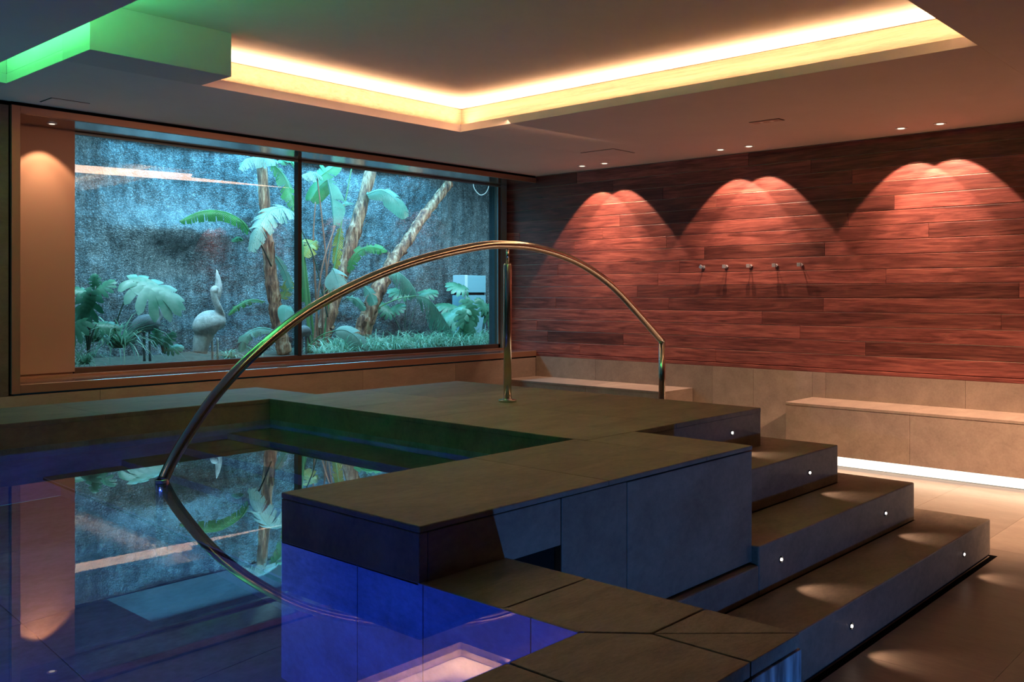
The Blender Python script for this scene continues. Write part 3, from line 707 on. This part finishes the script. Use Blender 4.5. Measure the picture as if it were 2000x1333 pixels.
# left banana plant (trunk just left of the mullion)
T1 = empty('banana_plant', at(552, 690, 8.9), 'banana plant with a shaggy brown trunk left of the window mullion', 'plant', GP)
trunk(T1, [(556, 690, 8.9), (545, 640, 8.9), (532, 560, 8.9), (524, 490, 8.9), (517, 400, 8.9), (511, 318, 8.9)], (15, 9.5), 1)
leaf(T1, [(540, 314, 8.8), (510, 306, 8.6), (482, 312, 8.5), (468, 331, 8.4)], 15, M['leaf_pale'], 2, droop=.9)
leaf(T1, [(530, 318, 8.8), (552, 340, 8.7), (566, 372, 8.6), (577, 412, 8.5)], 19, M['leaf'], 3, droop=.2, asym=(.5, 1.1))
leaf(T1, [(540, 316, 8.9), (560, 312, 9.0), (585, 322, 9.1)], 14, M['leaf'], 4)
leaf(T1, [(580, 420, 8.5), (556, 406, 8.35), (528, 412, 8.25), (506, 442, 8.2), (491, 492, 8.2)], 27, M['leaf_pale'], 5, droop=.45, tears=.35, asym=(1.1, 1))
leaf(T1, [(486, 452, 8.5), (468, 428, 8.45), (430, 412, 8.4), (390, 414, 8.4), (350, 432, 8.4)], 15, M['leaf'], 6, droop=1.2, tears=.5)
stem(T1, [(530, 520, 8.8), (505, 470, 8.6), (484, 448, 8.5)], .010, M['stem_dark'])
leaf(T1, [(475, 470, 8.6), (466, 465, 8.6), (452, 472, 8.6)], 6, M['leaf'], 7)
leaf(T1, [(517, 590, 8.7), (492, 586, 8.6), (465, 598, 8.5), (446, 616, 8.5)], 11, M['leaf'], 8, droop=.6, asym=(.5, 1.1))
leaf(T1, [(538, 500, 8.8), (556, 530, 8.8), (570, 570, 8.8)], 10, M['leaf_blue'], 9)
leaf(T1, [(566, 598, 8.6), (558, 604, 8.55), (557, 634, 8.5)], 19, M['leaf_blue'], 10, droop=.2, tears=.05, shape=.7)
leaf(T1, [(552, 585, 8.9), (560, 560, 8.9), (562, 536, 8.9)], 14, M['leaf_olive'], 11)
leaf(T1, [(535, 645, 8.4), (506, 642, 8.3), (480, 655, 8.2), (470, 688, 8.15)], 14, M['leaf_blue'], 12, droop=.5, tears=.4)
# bird-of-paradise clump right of the mullion
B1 = empty('bird_of_paradise_plant', at(615, 690, 8.6), 'tall clump of bare green and reddish stalks with paddle leaves right of the mullion', 'plant')
for k, (pp, r, m) in enumerate([
    ([(607, 690, 8.6), (596, 560, 8.6), (586, 440, 8.6)], .022, 'stem'), ([(616, 690, 8.65), (606, 600, 8.65), (590, 470, 8.65)], .018, 'stem'),
    ([(622, 690, 8.7), (616, 560, 8.7), (612, 470, 8.7), (616, 395, 8.7)], .014, 'stem_red'), ([(640, 690, 8.6), (637, 520, 8.6), (628, 420, 8.6), (618, 335, 8.6)], .012, 'stem_red'),
    ([(612, 690, 8.5), (626, 540, 8.5), (650, 455, 8.5), (672, 400, 8.5)], .012, 'stem_red'), ([(628, 690, 8.75), (650, 540, 8.75), (668, 430, 8.75), (688, 322, 8.75)], .012, 'stem'),
    ([(640, 620, 8.5), (615, 510, 8.5), (584, 440, 8.5)], .009, 'stem_dark'), ([(632, 690, 8.8), (630, 600, 8.8), (640, 520, 8.8), (652, 440, 8.8)], .013, 'stem_red'),
    ([(600, 690, 8.7), (602, 620, 8.7), (598, 540, 8.7)], .022, 'stem'), ([(588, 690, 8.6), (590, 620, 8.6), (640, 565, 8.5)], .006, 'stem')]):
    stem(B1, pp, r, M[m])
leaf(B1, [(628, 345, 8.6), (612, 336, 8.5), (590, 346, 8.4)], 15, M['leaf_pale'], 20, droop=.7)
leaf(B1, [(618, 350, 8.7), (640, 334, 8.7), (662, 318, 8.7)], 19, M['leaf'], 21, droop=.1, tears=.1)
leaf(B1, [(645, 348, 8.75), (626, 362, 8.75), (606, 392, 8.75)], 22, M['leaf'], 22, droop=.05, tears=.05, shape=.4)
leaf(B1, [(640, 350, 8.55), (648, 385, 8.5), (651, 412, 8.5), (652, 440, 8.5)], 26, M['leaf_blue'], 23, droop=.2, asym=(1.15, .12), tears=.1)
leaf(B1, [(618, 470, 8.7), (606, 478, 8.65), (594, 502, 8.6)], 18, M['leaf_olive'], 24, droop=.2)
leaf(B1, [(664, 445, 8.8), (660, 480, 8.8), (655, 530, 8.8)], 11, M['leaf_olive'], 25, droop=.1)
leaf(B1, [(585, 500, 8.9), (590, 540, 8.9), (592, 590, 8.9)], 12, M['leaf'], 26)
leaf(B1, [(690, 398, 8.75), (675, 396, 8.7), (660, 408, 8.7)], 6, M['leaf_blue'], 27)
# middle banana plant
T2 = empty('banana_plant', at(622, 690, 9.0), 'banana plant with a thick mottled trunk leaning right behind the reddish stalks', 'plant', GP)
trunk(T2, [(622, 690, 8.95), (634, 640, 8.95), (655, 570, 8.95), (678, 500, 8.95), (700, 425, 8.95), (727, 325, 8.95)], (18, 11.5), 2)
leaf(T2, [(716, 380, 8.8), (745, 372, 8.7), (772, 390, 8.6), (796, 424, 8.55)], 22, M['leaf_blue'], 30, droop=.5, tears=.2)
leaf(T2, [(679, 532, 8.8), (696, 496, 8.7), (722, 483, 8.6), (757, 490, 8.5)], 14, M['leaf'], 31, droop=.4)
leaf(T2, [(650, 524, 8.5), (656, 540, 8.45), (664, 566, 8.4)], 26, M['leaf_pale'], 32, droop=.5, tears=.1, shape=.8)
leaf(T2, [(712, 560, 8.6), (722, 572, 8.55), (732, 596, 8.5)], 14, M['leaf_blue'], 33, droop=.3)
leaf(T2, [(676, 582, 8.5), (694, 584, 8.45), (714, 606, 8.4)], 10, M['leaf_blue'], 34, droop=.4)
leaf(T2, [(655, 646, 8.2), (676, 646, 8.1), (700, 664, 8.0), (716, 702, 7.95)], 20, M['leaf_pale'], 35, droop=.4, tears=.05)
stem(T2, [(600, 680, 8.5), (628, 655, 8.3), (657, 646, 8.2)], .008)
stem(T2, [(668, 590, 8.9), (700, 565, 8.8), (740, 532, 8.8)], .006, M['stem_dark'])
# right banana plant
T3 = empty('banana_plant', at(702, 680, 8.9), 'banana plant whose ringed trunk leans far to the right across the rock wall', 'plant', GP)
trunk(T3, [(695, 690, 9.0), (716, 640, 9.0), (740, 560, 9.05), (768, 508, 9.1), (795, 472, 9.1), (823, 428, 9.15), (851, 392, 9.15), (878, 357, 9.15)], (13, 10), 3)
leaf(T3, [(750, 530, 8.8), (776, 532, 8.7), (800, 552, 8.6), (814, 580, 8.55)], 22, M['leaf_blue'], 40, droop=.6, tears=.45, asym=(.35, 1.2))
stem(T3, [(692, 648, 8.8), (735, 605, 8.7), (775, 585, 8.6), (812, 578, 8.5)], .010)
leaf(T3, [(812, 578, 8.5), (838, 586, 8.45), (866, 622, 8.4), (893, 668, 8.35)], 26, M['leaf_blue'], 41, droop=.6, tears=.55, asym=(.3, 1.2))
cs = empty('cut_banana_trunk', at(700, 660, 8.7), 'short cut-off banana trunk leaning right in front of the longest leaning one', 'plant')
trunk(cs, [(700, 662, 8.7), (716, 618, 8.7), (732, 580, 8.72), (750, 546, 8.75)], (14, 15), 4)

# split-leaf plants
def monstera(b, c, dirv, n, size, seed):
    rnd = random.Random(seed); t = Vector(dirv).normalized(); n = (Vector(n) - t * Vector(n).dot(t)).normalized(); sd = t.cross(n)
    L = size; base = Vector(c) - t * L * .35
    for side in (-1, 1):
        k = 6
        for i in range(k):
            s0 = i / k; s1 = (i + .80) / k
            ang = R(140 - 122 * (i / (k - 1))); out = (sd * side * math.sin(ang) + t * math.cos(ang)).normalized()
            ln = L * (.42 + .30 * math.sin(PI * (.15 + .75 * i / (k - 1))))
            rows = []; uvs = []; dr = rnd.uniform(.12, .3)
            for j in range(7):
                f = j / 6; wd = (1.35 - .42 * f) if f < .7 else 1.06 * math.sqrt(max(.02, 1 - ((f - .7) / .3) ** 2))
                m0 = base + t * L * (s0 + s1) / 2; hwid = L * .5 / k * (1.0 + .80 * f) * wd
                ce = m0 + out * ln * f + t * ln * .18 * f * f - n * ln * dr * f * f - Vector((0, 0, 1)) * ln * .18 * f * f
                pr = out.cross(n).normalized()
                rows.append([ce + pr * hwid, ce - n * hwid * -.12, ce - pr * hwid]); uvs.append([(f, .0), (f, .5), (f, 1.0)])
            b.strip(rows, uvs)
        b.strip([[base + t * L * s + sd * side * q * L * .34 * math.sin(PI * min(1, .25 + s * .72)) - n * .01 * q for q in (0, .5, 1)] for s in [i / 8 for i in range(9)]], [[(.2, q) for q in (0, .5, 1)] for _ in range(9)])
def mplant(name, base, label, leaves, mat='leaf_mon'):
    r = empty(name, at(*base), label, 'plant', None)
    for i, (u, v, Y, dx, dz, sz, nn) in enumerate(leaves):
        b = MB(); c = at(u, v, Y); d = Vector((CO * 0 + dx * SI, -dx * CO * .6, dz)); monstera(b, c, d, nn, sz * pxm(u, Y), i + int(u))
        par(b.build('leaf', M[mat], None, 0, False), r)
        bp = at(*base); q = c - d.normalized() * sz * pxm(u, Y) * .35
        par(MB().tube(catmull([bp, bp.lerp(q, .5) + Vector((0, 0, .04)), q], 6), .007, 8).build('stalk', M['stem_dark']), r)
    return r
UPN = (-.45, -.55, .75)
mplant('split_leaf_plant', (215, 668, 8.0), 'split-leaf plant with one huge pale notched leaf over the dark heron', [(285, 562, 7.95, .8, -.35, 72, UPN)])
mplant('split_leaf_plant', (172, 690, 7.8), 'bushy split-leaf plant cut off by the copper panel, far left of the garden', [(172, 588, 7.75, -.3, -.7, 46, UPN), (196, 565, 7.9, .5, .3, 30, UPN), (150, 640, 7.7, -.6, -.4, 44, UPN), (200, 635, 7.8, .9, -.1, 30, UPN), (186, 553, 7.95, -.1, .8, 18, UPN), (160, 570, 7.9, -.8, .2, 26, UPN)], 'leaf_fern')
mplant('split_leaf_plant', (905, 680, 8.6), 'green split-leaf plant growing left of the blue-grey cabinet', [(893, 612, 8.5, -.6, -.3, 40, UPN), (915, 600, 8.5, .2, -.4, 34, UPN), (900, 562, 8.9, -.4, .1, 28, UPN), (880, 600, 8.8, -.8, .1, 28, UPN), (908, 622, 8.4, .3, -.6, 34, UPN)], 'leaf_fern')
mplant('split_leaf_plant', (938, 680, 8.7), 'split-leaf plant in front of the cabinet at the right window edge', [(955, 612, 8.6, .5, -.5, 28, UPN), (945, 600, 8.6, -.3, .3, 22, UPN), (962, 596, 8.7, .6, .3, 22, UPN)], 'leaf_fern')
mplant('split_leaf_plant', (790, 670, 9.0), 'small open-leaved plant at the foot of the rock wall, right of the leaning trunk', [(785, 572, 9.1, -.6, .1, 26, UPN), (830, 572, 9.0, .8, .1, 24, UPN), (756, 606, 9.1, -.6, .4, 26, UPN), (770, 604, 9.1, .7, .3, 22, UPN)], 'leaf_fern')
mplant('rosette_plant', (318, 690, 8.0), 'low dark rosette of rounded leaves between the two herons', [(308, 662, 8.0, -.2, .9, 20, UPN), (325, 666, 8.0, .6, .6, 22, UPN), (334, 680, 8.0, .9, .1, 22, UPN)], 'leaf_fern')

def grassblades(b, cx, cy, cz, n, L, spread, rnd, wd=.008):
    for _ in range(n):
        a = rnd.uniform(0, 2 * PI); l = L * rnd.uniform(.6, 1.15); r0 = spread * math.sqrt(rnd.random()); bx2, by2 = cx + r0 * math.cos(a + 1), cy + r0 * math.sin(a + 1)
        d = Vector((math.cos(a), math.sin(a), 0)); el = rnd.uniform(.35, 1.25); rows = []; uvs = []
        s = Vector((-d.y, d.x, 0)); p = Vector((bx2, by2, cz)); 
        for j in range(6):
            f = j / 5; e = el - f * rnd.uniform(1.5, 2.1)
            wv = wd * (1 - f) ** .6 * .5 + .0006
            rows.append([p - s * wv, p + s * wv]); uvs.append([(rnd.random(), 0), (f, 1)])
            p = p + (d * math.cos(e) + Vector((0, 0, 1)) * math.sin(e)) * l / 5
        b.strip(rows, uvs)
rnd = random.Random(11)
def tuft(u, v, Y, n, L, label):
    c = at(u, v, Y); b = MB(); grassblades(b, c.x, c.y, c.z, n, L, .05, rnd, .015)
    o = b.build('grass_tuft', M['grass'], None, 0, False); tag(o, label, 'grass', 'arching grass tufts in the garden')
tuft(232, 680, 8.0, 130, .58, 'big arching grass tuft in front of the dark heron')
tuft(160, 712, 7.65, 70, .26, 'small grass tuft in the lower left corner of the window')
tuft(178, 668, 8.0, 70, .30, 'grass tuft under the leftmost split-leaf plant')
tuft(448, 700, 8.1, 60, .20, 'short grass tuft right of the pale heron')
tuft(500, 690, 8.3, 60, .24, 'thin grass tuft below the shaggy banana trunk')
tuft(630, 700, 7.9, 80, .30, 'grass tuft at the foot of the stalks just right of the mullion')
b = MB()
for k in range(190):
    u = rnd.uniform(640, 975); Y = rnd.uniform(7.9, 8.95); c = at(u, 690, Y)
    grassblades(b, c.x, Y, GZ + .03, 15, .44, .06, rnd, .014)
tag(b.build('grass_bed', M['grass'], None, 0, False), 'dense bed of arching grass under the leaning trunks on the right', 'grass', None, 'stuff')

# herons
def heron(name_at, label, mat, body, neck, beak, legs, tail, sc):
    r = empty('heron_statue', name_at, label, 'statue', 'heron statues in the garden')
    b = MB(); C = catmull(body[0], 6); n = len(C); rr = [body[1] * sc * max(.12, math.sin(PI * (i + .6) / (n + .2)) ** .65) for i in range(n)]
    b.tube(C, rr, 20)
    C = catmull(neck[0], 6); n = len(C); b.tube(C, [sc * (neck[1] + (neck[2] - neck[1]) * (i / (n - 1))) * (1.25 if i > n - 8 else 1) for i in range(n)], 12)
    if tail: C = catmull(tail[0], 5); n = len(C); b.tube(C, [sc * tail[1] * (1 - .35 * i / n) for i in range(n)], 16)
    bo = b.build('body', mat); 
    sub = bo.modifiers.new('remesh', 'REMESH'); sub.mode = 'VOXEL'; sub.voxel_size = .010; sub.use_smooth_shade = True
    par(bo, r)
    if beak: par(MB().tube(catmull(beak[0], 4), [sc * beak[1] * q for q in [.5, .8, 1, 1, .95, .8, .6, .35, .1][:len(catmull(beak[0], 4))]] + [], 10).build('beak', mat), r)
    for l in legs: par(MB().tube(catmull(l, 3), .012, 10).build('leg', mat), r)
Yh = 8.1; s1 = pxm(410, Yh)
def q(u, v, Y=8.1): return at(u, v, Y)
heron(q(405, 712), 'pale cast-stone heron statue with its bill raised beside the rock wall', M['statue'],
      ([q(386, 655, 8.12), q(395, 640), q(410, 632, 8.08), q(426, 634, 8.06), q(434, 640, 8.05)], 26),
      ([q(430, 640, 8.05), q(433, 620, 8.03), q(427, 602, 8.0), q(420, 586, 8.0), q(417, 570, 8.0), q(421, 563, 8.02)], 8, 5.5),
      ([q(421, 592, 8.04), q(427, 560, 8.05), q(423, 527, 8.06)], 7.5),
      [[q(414, 660), q(415, 690), q(416, 716)], [q(424, 660, 8.15), q(425, 690, 8.15), q(426, 716, 8.15)]],
      ([q(400, 650, 8.12), q(394, 668, 8.12), q(390, 690, 8.12)], 20), s1)
heron(q(285, 705, 8.2), 'dark cast-stone heron statue under the huge notched leaf', M['statue_dark'],
      ([q(256, 655, 8.2), q(268, 640, 8.2), q(284, 632, 8.2), q(300, 630, 8.2), q(308, 622, 8.2)], 17),
      ([q(303, 630, 8.2), q(311, 618, 8.2), q(306, 606, 8.2), q(298, 596, 8.2)], 8, 5),
      None, [[q(281, 645, 8.2), q(282, 675, 8.2), q(282, 706, 8.2)], [q(292, 645, 8.25), q(293, 675, 8.25), q(293, 706, 8.25)]],
      ([q(262, 650, 8.2), q(258, 662, 8.2), q(257, 672, 8.2)], 9), s1)
heron(q(594, 708, 8.0), 'small dark heron statue half hidden by the handrail, right of the mullion', M['statue_dark'],
      ([q(582, 655, 8.0), q(590, 648, 8.0), q(598, 648, 8.0), q(604, 656, 8.0)], 12),
      ([q(602, 654, 8.0), q(604, 664, 8.0), q(606, 672, 8.0)], 3, 1.5),
      None, [[q(590, 655, 8.0), q(590, 680, 8.0), q(590, 708, 8.0)], [q(598, 655, 8.02), q(598, 680, 8.02), q(599, 708, 8.02)]], None, s1)

# cabinet and cable
cb = empty('utility_cabinet', at(930, 680, 9.2), 'blue-grey utility cabinet of two stacked boxes against the rock wall', 'cabinet')
a1 = at(908, 538, 9.1); a2 = at(949, 572, 9.1); a3 = at(949, 577, 9.1); a4 = at(949, 668, 9.1)
par(MB().box((a1.x, 9.1, a2.z), (a2.x, 9.34, a1.z)).build('upper_box', M['cabinet'], None, .006), cb)
par(MB().box((a1.x - .004, 9.095, a2.z), (a1.x + .05, 9.33, a1.z + .004)).build('side_flange', M['cabinet_side'], None, .004), cb)
par(MB().box((a1.x + .01, 9.12, a3.z), (a2.x - .01, 9.32, a2.z)).build('joint', M['mortar']), cb)
par(MB().box((a1.x - .01, 9.1, a4.z - .05), (a2.x, 9.34, a3.z)).build('lower_box', M['cabinet'], None, .006), cb)
cc = [at(924, 352, 9.2), at(926, 368, 9.2), at(938, 381, 9.2), at(950, 375, 9.2), at(956, 358, 9.2)]
tag(MB().tube(catmull(cc, 6), .007, 8).build('hanging_cable', M['cable']), 'thin white cable loop hanging at the upper right of the garden', 'cable')
